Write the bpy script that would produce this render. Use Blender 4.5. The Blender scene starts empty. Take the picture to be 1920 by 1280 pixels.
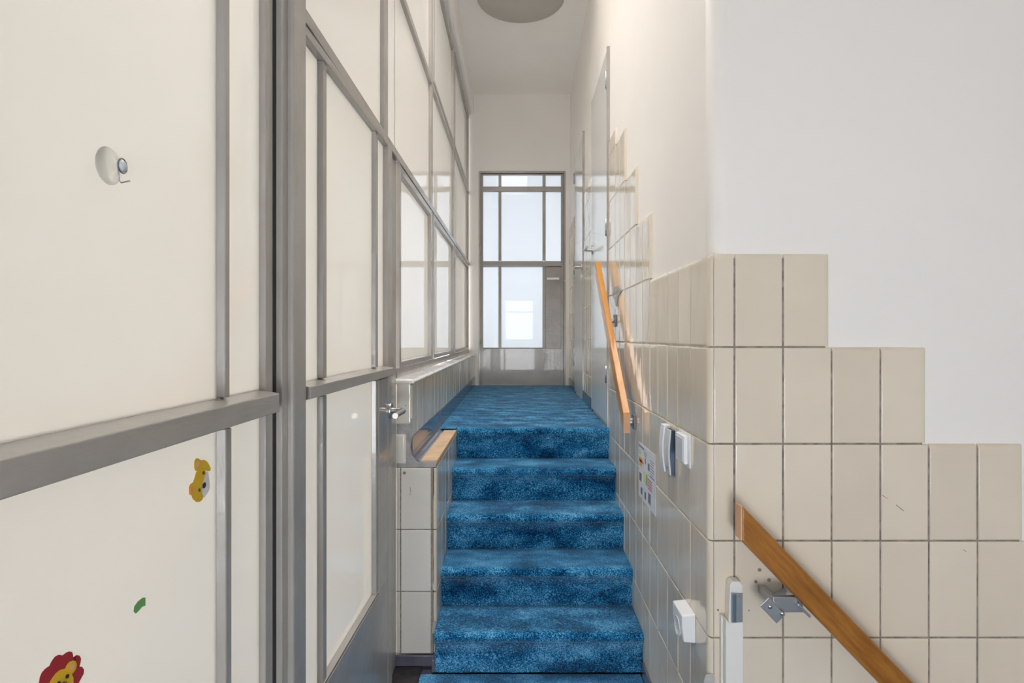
import bpy, math, random
from mathutils import Vector, Matrix
random.seed(7)
S = bpy.context.scene
# ------------------------------------------------------------------ camera, world, lights, exposure
CZ = 1.27                       # eye height above the lower landing; every z below is measured from the eye
cam_d = bpy.data.cameras.new('camera'); cam = bpy.data.objects.new('camera', cam_d)
S.collection.objects.link(cam); S.camera = cam
cam.location = (0, 0, CZ); cam.rotation_euler = (math.pi/2, 0, 0)
cam_d.sensor_width = 36; cam_d.lens = 20.44
cam_d.shift_x = -9/1920; cam_d.shift_y = -10/1920
cam_d.clip_start = 0.02

w = bpy.data.worlds.new('sky'); S.world = w; w.use_nodes = True
bg = w.node_tree.nodes['Background']; bg.inputs[0].default_value = (0.94, 0.97, 1.0, 1); bg.inputs[1].default_value = 0.15

def area(name, loc, direction, sx, sy, power, col):
    d = bpy.data.lights.new(name, 'AREA'); d.shape = 'RECTANGLE'; d.size = sx; d.size_y = sy
    d.energy = power; d.color = col
    o = bpy.data.objects.new(name, d); S.collection.objects.link(o)
    o.location = (loc[0], loc[1], loc[2]+CZ)
    o.rotation_euler = Vector(direction).to_track_quat('-Z', 'Y').to_euler()
    return o
area('daylight_left_room', (-2.2, 2.6, 0.2), (1, 0, 0), 6.6, 3.8, 570, (1.0, 0.965, 0.92))
area('daylight_end_room', (0.05, 7.4, 0.6), (0, -1, 0), 2.2, 2.6, 195, (0.86, 0.93, 1.0))
area('unseen_entrance_light', (0.03, -2.25, 0.37), (0, 1, 0), 0.68, 0.9, 7, (0.92, 0.95, 1.0))  # unseen window behind the camera, placed from its reflection in the end door
area('added_low_fill', (-0.1, -2.25, -0.74), (0, 1, 0.05), 1.1, 0.9, 56, (0.95, 0.97, 1.0))  # added fill behind the camera to brighten the pillar and lower tiles
area('added_stairwell_fill', (2.95, 0.2, 0.7), (-1, 0, 0), 1.5, 1.7, 1, (1.0, 0.95, 0.88))  # added fill through an invented window out of view on the right
area('added_overhead_fill', (-0.07, 2.5, 3.15), (0, 0, -1), 0.44, 1.5, 30, (0.97, 0.98, 1.0)).data.spread = math.radians(130)  # added fill above the stairs to brighten the passage, no such source seen

S.view_settings.view_transform = 'Standard'; S.view_settings.look = 'None'
S.view_settings.exposure = 0.5; S.view_settings.gamma = 1.0
S.view_settings.use_curve_mapping = False
S.cycles.max_bounces = 14; S.cycles.diffuse_bounces = 8; S.cycles.glossy_bounces = 6; S.cycles.transmission_bounces = 8
S.cycles.use_denoising = True
S.cycles.caustics_reflective = False
S.cycles.sample_clamp_indirect = 8

# ------------------------------------------------------------------ materials
def new_mat(name):
    m = bpy.data.materials.new(name); m.use_nodes = True
    return m, m.node_tree, m.node_tree.nodes['Principled BSDF']
def texco(nt, scale=(1,1,1), rot=(0,0,0)):
    tc = nt.nodes.new('ShaderNodeNewGeometry'); mp = nt.nodes.new('ShaderNodeMapping')
    mp.inputs['Scale'].default_value = scale; mp.inputs['Rotation'].default_value = rot
    nt.links.new(tc.outputs['Position'], mp.inputs['Vector']); return mp.outputs[0]
def noise(nt, vec, scale, detail=3, rough=0.5):
    n = nt.nodes.new('ShaderNodeTexNoise'); n.inputs['Scale'].default_value = scale
    n.inputs['Detail'].default_value = detail; n.inputs['Roughness'].default_value = rough
    nt.links.new(vec, n.inputs['Vector']); return n.outputs['Fac']
def ramp(nt, fac, stops):
    r = nt.nodes.new('ShaderNodeValToRGB'); e = r.color_ramp.elements
    while len(e) < len(stops): e.new(0.5)
    for k, (p, c) in enumerate(stops): e[k].position = p; e[k].color = (*c, 1)
    nt.links.new(fac, r.inputs[0]); return r.outputs[0]
def bump(nt, h, strength, dist, bsdf, prev=None):
    b = nt.nodes.new('ShaderNodeBump'); b.inputs['Strength'].default_value = strength
    b.inputs['Distance'].default_value = dist; nt.links.new(h, b.inputs['Height'])
    if prev: nt.links.new(prev, b.inputs['Normal'])
    nt.links.new(b.outputs[0], bsdf.inputs['Normal']); return b.outputs[0]
def plain(name, col, rough=0.5, metal=0.0, coat=0.0, bs=None, var=0.0, vs=6):
    m, nt, b = new_mat(name)
    b.inputs['Base Color'].default_value = (*col, 1); b.inputs['Roughness'].default_value = rough
    b.inputs['Metallic'].default_value = metal; b.inputs['Coat Weight'].default_value = coat
    v = texco(nt)
    n = noise(nt, v, vs, 4)
    lo = tuple(c*(1-var) for c in col); hi = tuple(min(1, c*(1+var)) for c in col)
    if var: nt.links.new(ramp(nt, n, [(0.3, lo), (0.7, hi)]), b.inputs['Base Color'])
    if bs: bump(nt, noise(nt, v, bs[0], 4), bs[1], bs[2], b)
    return m

M = {}
M['plaster'] = plain('wall plaster', (0.86, 0.83, 0.795), 0.62, var=0.015, vs=2, bs=(5, 0.25, 0.01))
M['ceiling'] = plain('ceiling plaster', (0.92, 0.885, 0.845), 0.8, var=0.01, bs=(4, 0.2, 0.01))
M['white_door'] = plain('white gloss door paint', (0.74, 0.74, 0.72), 0.16, coat=0.3, bs=(30, 0.06, 0.004))
def tile_mat(name, col, rough=0.07, wave=0.22):
    m, nt, b = new_mat(name); b.inputs['Roughness'].default_value = rough
    b.inputs['Coat Weight'].default_value = 0.25; b.inputs['Coat Roughness'].default_value = 0.03
    at = nt.nodes.new('ShaderNodeAttribute'); at.attribute_name = 'tone'
    r = ramp(nt, at.outputs['Fac'], [(0, tuple(c*0.93 for c in col)), (0.5, col), (1, tuple(min(1, c*k) for c, k in zip(col, (1.05, 1.06, 1.08))))])
    n = noise(nt, texco(nt), 5, 3)
    mx = nt.nodes.new('ShaderNodeMix'); mx.data_type = 'RGBA'; mx.blend_type = 'MULTIPLY'; mx.inputs[0].default_value = 1
    nt.links.new(r, mx.inputs[6]); nt.links.new(ramp(nt, n, [(0.25, (0.93, 0.93, 0.93)), (0.75, (1, 1, 1))]), mx.inputs[7])
    nt.links.new(mx.outputs[2], b.inputs['Base Color'])
    p = bump(nt, noise(nt, texco(nt, (1, 1, 0.45)), 16, 1), wave, 0.01, b)
    bump(nt, noise(nt, texco(nt), 160, 2), 0.04, 0.001, b, p)
    return m
M['tile'] = tile_mat('glazed cream tile', (0.75, 0.668, 0.545))
M['tile_white'] = tile_mat('pale glazed tile', (0.78, 0.74, 0.67), 0.12)
M['grout_dark'] = plain('dirty grout', (0.26, 0.225, 0.185), 0.9, var=0.4, vs=60)
M['grout_light'] = plain('pale grout', (0.60, 0.54, 0.42), 0.8, var=0.3, vs=30)
def paint(name, stretch):
    m, nt, b = new_mat(name); b.inputs['Roughness'].default_value = 0.27; b.inputs['Coat Weight'].default_value = 0.25
    v = texco(nt, stretch)
    nt.links.new(ramp(nt, noise(nt, texco(nt), 7, 4), [(0.3, (0.34, 0.315, 0.288)), (0.7, (0.395, 0.368, 0.338))]), b.inputs['Base Color'])
    p = bump(nt, noise(nt, v, 30, 4, 0.6), 0.35, 0.004, b)
    bump(nt, noise(nt, texco(nt), 22, 3), 0.25, 0.006, b, p)
    return m
M['steel_v'] = paint('brushed grey steel paint upright', (1.2, 1.2, 0.25))
M['steel_h'] = paint('brushed grey steel paint rail', (1.2, 0.25, 1.2))
M['steel_flat'] = paint('grey steel panel paint', (0.5, 0.5, 0.5))
M['gap'] = plain('dark gap strip', (0.02, 0.02, 0.025), 0.7)  # near-black strips that paint the dark of the gaps around the doors
def milk(name, col, tr, tw):
    m = bpy.data.materials.new(name); m.use_nodes = True; nt = m.node_tree
    for n in list(nt.nodes): nt.nodes.remove(n)
    out = nt.nodes.new('ShaderNodeOutputMaterial'); d = nt.nodes.new('ShaderNodeBsdfDiffuse'); t = nt.nodes.new('ShaderNodeBsdfTranslucent')
    d.inputs[0].default_value = (*col, 1); t.inputs[0].default_value = (*tr, 1)
    mx = nt.nodes.new('ShaderNodeMixShader'); mx.inputs[0].default_value = tw
    nt.links.new(d.outputs[0], mx.inputs[1]); nt.links.new(t.outputs[0], mx.inputs[2])
    g = nt.nodes.new('ShaderNodeBsdfGlossy'); g.inputs['Roughness'].default_value = 0.012; g.inputs[0].default_value = (1, 1, 1, 1)
    f = nt.nodes.new('ShaderNodeFresnel'); f.inputs[0].default_value = 1.52
    m2 = nt.nodes.new('ShaderNodeMixShader'); nt.links.new(f.outputs[0], m2.inputs[0])
    nt.links.new(mx.outputs[0], m2.inputs[1]); nt.links.new(g.outputs[0], m2.inputs[2])
    bp = nt.nodes.new('ShaderNodeBump'); bp.inputs['Strength'].default_value = 0.05; bp.inputs['Distance'].default_value = 0.004
    nt.links.new(noise(nt, texco(nt, (1, 1, 0.15)), 9, 1), bp.inputs['Height']); nt.links.new(bp.outputs[0], g.inputs['Normal'])
    nt.links.new(m2.outputs[0], out.inputs[0]); return m
M['milk'] = milk('frosted cream glass', (0.80, 0.775, 0.73), (0.95, 0.93, 0.885), 0.45)
M['milk_cool'] = milk('frosted white glass', (0.82, 0.84, 0.86), (0.97, 0.98, 1.0), 0.6)
M['metal'] = plain('brushed stainless steel', (0.50, 0.48, 0.45), 0.36, metal=1.0)
M['bracket'] = plain('galvanised bracket', (0.42, 0.43, 0.45), 0.38, metal=0.85)
M['white_plastic'] = plain('white plastic', (0.83, 0.84, 0.86), 0.3, coat=0.1)
M['grey_plastic'] = plain('pale grey plastic', (0.62, 0.65, 0.68), 0.35)
M['navy'] = plain('dark blue plastic', (0.03, 0.06, 0.12), 0.35)
M['slate'] = plain('dark grey glazed skirting', (0.115, 0.115, 0.15), 0.2, coat=0.3, var=0.25, vs=12)
M['stone'] = plain('black stone', (0.03, 0.025, 0.028), 0.35, var=0.6, vs=40)
M['cement'] = plain('grey cement patch', (0.42, 0.41, 0.40), 0.85, var=0.2, vs=25, bs=(60, 0.5, 0.006))
M['board'] = plain('raw pale board', (0.62, 0.43, 0.27), 0.7, var=0.15, vs=14)
M['white_paint'] = plain('white paint', (0.78, 0.76, 0.72), 0.35, bs=(40, 0.15, 0.004))
M['paper'] = plain('paper', (0.70, 0.72, 0.76), 0.5)
M['lamp_glass'] = plain('frosted lamp glass', (0.40, 0.375, 0.33), 0.45)
M['copper'] = plain('copper clip', (0.55, 0.24, 0.10), 0.3, metal=1.0)
M['blue_metal'] = plain('blue grey lock metal', (0.20, 0.30, 0.38), 0.3, metal=0.8)
for n, c in dict(yellow=(0.78, 0.48, 0.01), orange=(0.85, 0.30, 0.10), pink=(0.85, 0.42, 0.25), red=(0.40, 0.015, 0.025), darkred=(0.20, 0.0, 0.01), black=(0.015, 0.012, 0.012),
                 white=(0.75, 0.74, 0.76), leafgreen=(0.16, 0.38, 0.12), brown=(0.16, 0.06, 0.005), inkgrey=(0.22, 0.23, 0.26), inkgreen=(0.25, 0.5, 0.32), inkred=(0.6, 0.25, 0.28), inkyellow=(0.75, 0.66, 0.25), inkorange=(0.85, 0.36, 0.05)).items():
    M[n] = plain(n+' print', c, 0.4)

def wood(name, c0, c1, vec_rot=(0,0,0), sc=(1,1,1)):
    m, nt, b = new_mat(name); b.inputs['Roughness'].default_value = 0.32; b.inputs['Coat Weight'].default_value = 0.15
    tc = nt.nodes.new('ShaderNodeTexCoord'); mp = nt.nodes.new('ShaderNodeMapping'); mp.inputs['Scale'].default_value = sc; mp.vector_type = 'TEXTURE'; mp.inputs['Rotation'].default_value = vec_rot
    nt.links.new(tc.outputs['Object'], mp.inputs['Vector'])
    n = noise(nt, mp.outputs[0], 14, 6, 0.65)
    nt.links.new(ramp(nt, n, [(0.28, c0), (0.5, tuple((a+b_)/2 for a, b_ in zip(c0, c1))), (0.72, c1)]), b.inputs['Base Color'])
    n2 = noise(nt, mp.outputs[0], 60, 3); bump(nt, n2, 0.12, 0.002, b); return m
M['wood_light'] = wood('varnished orange wood', (0.46, 0.19, 0.025), (0.60, 0.27, 0.04), (math.radians(40.5), 0, 0), (1/3, 1/0.35, 1/3))
M['wood_oak'] = wood('varnished brown oak', (0.17, 0.055, 0.006), (0.46, 0.19, 0.03), (0, math.radians(46), 0), (1/0.45, 1/3, 1/4.5))
M['wood_end'] = plain('bare end grain', (0.66, 0.40, 0.24), 0.7, var=0.08, vs=40)

def carpet_mat():
    m, nt, b = new_mat('blue pile carpet'); b.inputs['Roughness'].default_value = 0.95
    b.inputs['Specular IOR Level'].default_value = 0.1
    fine = noise(nt, texco(nt), 210, 3, 0.75); wide = noise(nt, texco(nt, (1, 1.6, 1.6)), 7, 4, 0.6)
    a = nt.nodes.new('ShaderNodeMath'); a.operation = 'MULTIPLY_ADD'; a.inputs[1].default_value = 0.78
    nt.links.new(fine, a.inputs[0]); 
    c = nt.nodes.new('ShaderNodeMath'); c.operation = 'MULTIPLY'; c.inputs[1].default_value = 0.40; nt.links.new(wide, c.inputs[0]); nt.links.new(c.outputs[0], a.inputs[2])
    nt.links.new(ramp(nt, a.outputs[0], [(0.49, (0.000, 0.018, 0.065)), (0.565, (0.001, 0.085, 0.23)), (0.635, (0.02, 0.25, 0.52)), (0.71, (0.22, 0.55, 0.82))]), b.inputs['Base Color'])
    b.inputs['Sheen Weight'].default_value = 0.5; b.inputs['Sheen Roughness'].default_value = 0.35
    b.inputs['Sheen Tint'].default_value = (0.60, 0.80, 0.88, 1)
    p = bump(nt, fine, 0.8, 0.008, b); bump(nt, wide, 0.35, 0.02, b, p)
    return m
M['carpet'] = carpet_mat()
def brick_mat():
    m, nt, b = new_mat('orange facade brick'); t = nt.nodes.new('ShaderNodeTexBrick')
    t.inputs['Color1'].default_value = (0.55, 0.28, 0.13, 1); t.inputs['Color2'].default_value = (0.62, 0.36, 0.18, 1); t.inputs['Mortar'].default_value = (0.5, 0.42, 0.34, 1)
    t.inputs['Scale'].default_value = 4
    nt.links.new(texco(nt, rot=(math.pi/2, 0, 0)), t.inputs['Vector']); nt.links.new(t.outputs[0], b.inputs['Base Color']); return m
M['brick'] = brick_mat()

# ------------------------------------------------------------------ builders
WORLD = {}
class MB:
    def __init__(s): s.v = []; s.f = []; s.tone = []; s.smooth = set()
    def add(s, vs, fs, tone=0.5, smooth=False):
        o = len(s.v); s.v += [Vector(v) for v in vs]
        for f in fs:
            if smooth: s.smooth.add(len(s.f))
            s.f.append([o+i for i in f]); s.tone.append(tone)
        return s
    def box(s, x0, x1, y0, y1, z0, z1):
        vs = [(x, y, z) for z in (z0, z1) for y in (y0, y1) for x in (x0, x1)]
        return s.add(vs, [(0,2,3,1),(4,5,7,6),(0,1,5,4),(2,6,7,3),(0,4,6,2),(1,3,7,5)])
    def fbox(s, F, u0, u1, v0, v1, n0, n1, iu=0, iv=0):      # box in a frame; front face inset by iu / iv
        P = lambda u, v, n: F[0] + F[1]*u + Vector((0,0,1))*v + F[2]*n
        vs = [P(u0,v0,n0), P(u1,v0,n0), P(u1,v1,n0), P(u0,v1,n0), P(u0+iu,v0+iv,n1), P(u1-iu,v0+iv,n1), P(u1-iu,v1-iv,n1), P(u0+iu,v1-iv,n1)]
        return s.add(vs, [(0,3,2,1),(4,5,6,7),(0,1,5,4),(1,2,6,5),(2,3,7,6),(3,0,4,7)])
    def extrude(s, pts, d):                                   # planar polygon extruded along vector d
        d = Vector(d); n = len(pts); P = [Vector(p) for p in pts]
        return s.add(P+[p+d for p in P], [tuple(range(n))[::-1], tuple(range(n, 2*n))]+[(i, (i+1) % n, n+(i+1) % n, n+i) for i in range(n)])
    def cyl(s, a, b, r0, r1=None, n=20, smooth=True, caps=True):
        a = Vector(a); b = Vector(b); r1 = r0 if r1 is None else r1; d = (b-a).normalized()
        u = d.orthogonal().normalized(); w_ = d.cross(u)
        R = [(u*math.cos(2*math.pi*k/n)+w_*math.sin(2*math.pi*k/n)) for k in range(n)]
        o = len(s.v); s.v += [a+q*r0 for q in R]+[b+q*r1 for q in R]
        for k in range(n):
            s.smooth.add(len(s.f)) if smooth else None
            s.f.append([o+k, o+(k+1) % n, o+n+(k+1) % n, o+n+k]); s.tone.append(0.5)
        if caps: s.f += [[o+k for k in range(n)][::-1], [o+n+k for k in range(n)]]; s.tone += [0.5, 0.5]
        return s
    def tube(s, pts, r, n=12):
        pts = [Vector(p) for p in pts]; rings = []
        d = (pts[1]-pts[0]).normalized(); u = d.orthogonal().normalized()
        for i, p in enumerate(pts):
            t = (pts[min(i+1, len(pts)-1)]-pts[max(i-1, 0)]).normalized()
            u = (u-t*u.dot(t)).normalized(); w_ = t.cross(u)
            rings.append([p+(u*math.cos(2*math.pi*k/n)+w_*math.sin(2*math.pi*k/n))*r for k in range(n)])
        vs = [q for R in rings for q in R]; m = len(rings)
        s.add(vs, [(i*n+k, i*n+(k+1) % n, (i+1)*n+(k+1) % n, (i+1)*n+k) for i in range(m-1) for k in range(n)], smooth=True)
        s.add(rings[0]+rings[-1], [tuple(range(n))[::-1], tuple(range(n, 2*n))]); return s
    def lathe(s, c, axis, prof, n=48):
        c = Vector(c); a = Vector(axis).normalized(); u = a.orthogonal().normalized(); w_ = a.cross(u)
        vs = [c+a*h+(u*math.cos(2*math.pi*k/n)+w_*math.sin(2*math.pi*k/n))*r for r, h in prof for k in range(n)]
        return s.add(vs, [(i*n+k, i*n+(k+1) % n, (i+1)*n+(k+1) % n, (i+1)*n+k) for i in range(len(prof)-1) for k in range(n)], smooth=True)
    def tile(s, O, U, V, N, u0, u1, v0, v1, T=0.012, rl=0.002, rr=0.002, rb=0.002, rt=0.002, jit=0.0016):
        def prof(a, b, ra, rb_):
            out = []; ea = ra*(1.5 if ra > 0.004 else 1); eb = rb_*(1.5 if rb_ > 0.004 else 1)
            for k in range(5 if ra > 0.004 else 3):
                q = k/(4 if ra > 0.004 else 2); th = q*math.pi/2
                out.append((a+ea*(1-math.cos(th)), ra*(1-math.sin(th))))
            out.append((a+ea+0.003, 0))
            e = []
            for k in range(5 if rb_ > 0.004 else 3):
                q = k/(4 if rb_ > 0.004 else 2); th = q*math.pi/2
                e.append((b-eb*(1-math.cos(th)), rb_*(1-math.sin(th))))
            e.append((b-eb-0.003, 0))
            return out+[((a+b)/2, 0)]+e[::-1]
        pu = prof(u0, u1, rl, rr); pv = prof(v0, v1, rb, rt); nu, nv = len(pu), len(pv)
        ju, jv = random.uniform(-jit, jit), random.uniform(-jit, jit)
        cu, cv = (u0+u1)/2, (v0+v1)/2; du = (u1-u0); dv = (v1-v0)
        vs = []
        for (v, hv) in pv:
            for (u, hu) in pu:
                h = T-max(hu, hv) if max(hu, hv) < 0.0021 else max(0.0, T-math.hypot(hu, hv))
                h += ju*(u-cu)/du + jv*(v-cv)/dv*0.6
                vs.append(O+U*u+V*v+N*h)
        tone = min(1, max(0, random.gauss(0.5, 0.22)))
        s.add(vs, [(j*nu+i, j*nu+i+1, (j+1)*nu+i+1, (j+1)*nu+i) for j in range(nv-1) for i in range(nu-1)], tone, True)
        # skirts
        A = lambda u, v, n: O+U*u+V*v+N*n
        ring = [j for j in range(nu)]+[(j+1)*nu-1 for j in range(1, nv)]+[(nv-1)*nu+j for j in range(nu-2, -1, -1)]+[j*nu for j in range(nv-2, 0, -1)]
        base = [vs[i]-N*((vs[i]-O).dot(N)) for i in ring]
        top = [vs[i] for i in ring]; n = len(ring)
        s.add(top+base, [(k, n+k, n+(k+1) % n, (k+1) % n) for k in range(n)], tone)
        return s
    def build(s, name, mat, parent=None, bevel=0.0, seg=2, origin=None):
        me = bpy.data.meshes.new(name)
        xs = [v.x for v in s.v]; ys = [v.y for v in s.v]; zs = [v.z for v in s.v]
        c = Vector(((min(xs)+max(xs))/2, (min(ys)+max(ys))/2, (min(zs)+max(zs))/2)) if origin is None else Vector(origin)
        me.from_pydata([tuple(v-c) for v in s.v], [], s.f); me.materials.append(M[mat])
        at = me.attributes.new('tone', 'FLOAT', 'FACE'); at.data.foreach_set('value', s.tone)
        for i in s.smooth: me.polygons[i].use_smooth = True
        o = bpy.data.objects.new(name, me); S.collection.objects.link(o)
        wc = c+Vector((0, 0, CZ)); WORLD[o] = wc
        if parent: o.parent = parent; o.location = wc-WORLD[parent]
        else: o.location = wc
        if bevel:
            b = o.modifiers.new('bevel', 'BEVEL'); b.width = bevel; b.segments = seg; b.limit_method = 'ANGLE'; b.angle_limit = math.radians(40)
        return o
def tag(o, label=None, cat=None, group=None, kind=None):
    for k, v in (('label', label), ('category', cat), ('group', group), ('kind', kind)):
        if v: o[k] = v
    return o
def empty(name, loc):
    o = bpy.data.objects.new(name, None); S.collection.objects.link(o); o.empty_display_size = 0.1
    o.location = Vector(loc)+Vector((0, 0, CZ)); WORLD[o] = Vector(o.location); return o
def box(name, mat, x0, x1, y0, y1, z0, z1, parent=None, bevel=0.0):
    return MB().box(x0, x1, y0, y1, z0, z1).build(name, mat, parent, bevel)
X, Y, Z = Vector((1,0,0)), Vector((0,1,0)), Vector((0,0,1))
UP = -0.472; LO = -1.27; CE = 2.323; YE = 5.59
# heights of the horizontal tile joints
ROWS = [-1.227, -0.987, -0.747, -0.507, -0.267, -0.027, 0.205, 0.445, 0.685, 0.925, 1.012]
G = 0.0030                                          # half joint

# ------------------------------------------------------------------ structure
def st(o): return tag(o, kind='structure')
st(box('floor', 'slate', -0.56, 1.3, -2.1, 2.6, LO-0.12, LO-0.012))
st(box('floor', 'cement', -0.46, 0.62, 3.02, YE+0.12, UP-0.13, UP-0.012))
c_ = MB()
for q in ((-0.6, 2.9, -2.15, 1.7), (-0.6, -0.30, 1.7, 3.3), (0.16, 0.76, 1.7, 3.3), (-0.6, 0.76, 3.3, YE+0.1)): c_.box(q[0], q[1], q[2], q[3], CE, CE+0.9)  # opening and deep shaft over the stairs added to let light in
st(c_.build('ceiling', 'ceiling'))
# end wall around the door
DX0, DX1, DT = -0.366, 0.468, 1.585
e = MB(); e.box(-0.62, DX0, YE, YE+0.12, UP-0.1, CE); e.box(DX1, 0.7, YE, YE+0.12, UP-0.1, CE); e.box(DX0, DX1, YE, YE+0.12, DT, CE)
st(e.build('wall_end', 'plaster'))
# right wall : plan outline with a rounded corner, runs away down the passage and off to the right
FX = lambda y: 0.475+0.011*max(0, y-3.0)
pl = []
R = 0.04; wx, wy = 0.484, 1.449
pl += [(2.9, wy), (wx+R, wy)]
for k in range(1, 9):
    t = math.pi/2*k/8; pl.append((wx+R-R*math.sin(t), wy+R-R*math.cos(t)))
pl += [(wx, 3.0), (FX(YE)+0.009, YE), (0.75, YE), (0.75, 1.75), (2.9, 1.75)]
wr = MB()
n = len(pl); lo_, hi_ = LO-0.1, CE
wr.v = [Vector((x, y, lo_)) for x, y in pl]+[Vector((x, y, hi_)) for x, y in pl]
for k in range(n):
    if 1 <= k <= 8: wr.smooth.add(len(wr.f))
    wr.f.append([k, (k+1) % n, n+(k+1) % n, n+k][::-1]); wr.tone.append(.5)
wr.f.append(list(range(n))); wr.f.append(list(range(n, 2*n))[::-1]); wr.tone += [.5, .5]
wall_right = st(wr.build('wall_right', 'plaster'))
# back wall with entrance glazing enlarged for light, stairwell wall with an added window
b = MB(); b.box(-0.56, -0.42, -2.15, -2.0, LO-0.1, CE); b.box(1.1, 2.9, -2.15, -2.0, LO-0.1, CE); b.box(-0.42, 1.1, -2.15, -2.0, LO-0.1, -1.2); b.box(-0.42, 1.1, -2.15, -2.0, 1.25, CE)
st(b.build('wall_back', 'plaster'))
b = MB(); b.box(2.75, 2.9, -2.0, -0.6, LO-1.5, CE); b.box(2.75, 2.9, 1.0, 1.449, LO-1.5, CE); b.box(2.75, 2.9, -0.6, 1.0, LO-1.5, -0.2); b.box(2.75, 2.9, -0.6, 1.0, 1.6, CE)
st(b.build('wall_far_right', 'plaster'))
st(box('floor', 'slate', 1.3, 2.9, -2.1, 1.75, LO-1.6, LO-1.5)); st(box('wall_stairwell', 'plaster', 1.2, 1.3, -2.1, 1.449, LO-1.6, LO-0.121))
st(box('wall_stairwell', 'plaster', 1.3, 2.9, 1.449, 1.75, LO-1.6, LO-0.101)); st(box('wall_stairwell', 'plaster', 1.3, 2.9, -2.15, -2.0, LO-1.6, LO-0.101))
wn = tag(empty('window', (0.34, -2.07, -0.45)), kind='structure')
for nm, a in (('frame', (-0.42, -0.37, -1.2, 1.25)), ('frame', (1.05, 1.1, -1.2, 1.25)), ('frame', (0.40, 0.46, -1.15, 1.2)), ('frame', (-0.30, -0.26, -1.15, 1.2))):
    box(nm, 'white_paint', a[0], a[1], -2.1, -2.04, a[2], a[3], wn)
for a in ((-1.2, -1.15), (1.20, 1.25), (0.53, 0.57), (-0.12, -0.07)): box('rail', 'white_paint', -0.37, 1.05, -2.1, -2.04, a[0], a[1], wn)
# street outside the entrance
st(box('building_across_street', 'brick', -6, 7, -9.5, -9, LO-1, 0.45)); st(box('ground', 'cement', -6, 7, -9, -2.15, LO-0.4, LO-0.2))

# bulkhead over the glass partition
pts = [(-0.60, 0, CE), (-0.60, 0, 2.13), (-0.455, 0, 2.13)]
for k in range(7):
    t = math.pi/2*k/6; pts.append((-0.447+0.035*math.sin(t), 0, 2.165-0.035*math.cos(t)))
pts += [(-0.412, 0, CE)]
m = MB(); m.extrude([(x, -2.0, z) for x, y, z in pts], (0, YE+2.0, 0))
st(m.build('wall_left_upper', 'plaster'))

# ------------------------------------------------------------------ tile cladding, right wall
front = MB(); O = Vector((0, 1.452, 0))
xj = [0.4875, 0.5395]+[0.5395+0.1205*k for k in range(1, 12)]
tops = {}
for i in range(len(xj)-1):
    a, c = xj[i], xj[i+1]
    # columns 0,1,2 to 0.205; 3,4 to -0.027; 5,6 to -0.267; and so on
    top = 6 if i <= 2 else 5-((i-3)//2)
    edge = i >= 2 and i % 2 == 0
    for r in range(0, top):
        last = r == top-1
        rr = 0.011 if (edge and last) else 0.002
        v1 = ROWS[r+1]
        front.tile(O, X, Z, -Y, a+G*(0.7 if i else 0.3), c-(G*0.7 if not (edge and last) else 0.004), ROWS[r]+G*0.7, v1-(G*0.7 if not last else 0), T=0.012, rr=rr, rt=0.011 if last else 0.002)
front_tiles = front.build('tile_cladding', 'tile', wall_right)
g = MB()
def steps(top): return ROWS[top]-0.012
g.box(0.4865, xj[3]-0.016, 1.442, 1.453, LO, steps(6))
for i in range(3, len(xj)-1, 2):
    top = 5-((i-3)//2)
    g.box(xj[i]-0.016, xj[min(i+2, len(xj)-1)]-0.016, 1.442, 1.453, LO, steps(top))
g.build('grout', 'grout_dark', wall_right)

cor = MB(); O = Vector((0.487, 0, 0))
yj = [1.4403, 1.590]+[1.590+0.1216*k for k in range(1, 12)]; yj[-1] = 3.03
yj = [y for y in yj if y <= 2.95]+[3.022]
def rowtop(i):
    y = yj[i]
    if y < 2.07: return 6
    if y < 2.31: return 7
    if y < 2.55: return 8
    if y < 2.80: return 9
    return 10
for i in range(len(yj)-1):
    top = rowtop(i)
    first = i > 0 and rowtop(i-1) < top
    for r in range(0, top):
        exposed = first and r >= rowtop(i-1)
        last = r == top-1
        ll = 0.0117 if i == 0 else (0.011 if exposed else 0.002)
        cor.tile(O, Y, Z, -X, yj[i]+(G*0.6 if i and not exposed else (-0.004 if exposed else 0)), yj[i+1]-G*0.6, ROWS[r]+G*0.6, ROWS[r+1]-(G*0.6 if not last else 0), T=0.012, rl=ll, rt=0.011 if last else 0.002)
cor.build('tile_cladding', 'tile', wall_right)
g = MB()
gx = (0.4768, 0.488)
edges = [1.455, 2.088, 2.331, 2.574, 2.817]
ends = [3.022]*5
zt = [steps(6), steps(7), steps(8), steps(9), steps(10)]
for k, (a, zz) in enumerate(zip(edges, zt)):
    b_ = edges[k+1] if k < 4 else 3.022
    g.box(gx[0], gx[1], a, b_, LO, zz)
g.build('grout', 'grout_light', wall_right)
# strips of tile between the far doors (wall slightly out of parallel)
D = Vector((0.011, 1, 0)).normalized(); ND = Vector((-1, 0.011, 0)).normalized()
far = MB(); fg = MB(); O = Vector((0.487, 3.0, 0))
FR = [-0.395, -0.267, -0.027, 0.205, 0.445, 0.685, 0.925, 1.05]
for (ya, yb) in ((3.755, 4.265), (4.965, YE)):
    nn = round((yb-ya)/0.1216); st_ = (yb-ya)/nn
    for i in range(nn):
        for r in range(len(FR)-1):
            last = r == len(FR)-2
            far.tile(O, D, Z, ND, ya-3+st_*i+G*0.6, ya-3+st_*(i+1)-G*0.6, FR[r]+G*0.6, FR[r+1]-(0 if last else G*0.6), rt=0.011 if last else 0.002)
    F = (O, D, ND); fg.fbox(F, ya-3, yb-3, UP, 1.036, -0.001, 0.0102)
far.build('tile_cladding', 'tile', wall_right); fg.build('grout', 'grout_light', wall_right)
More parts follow.
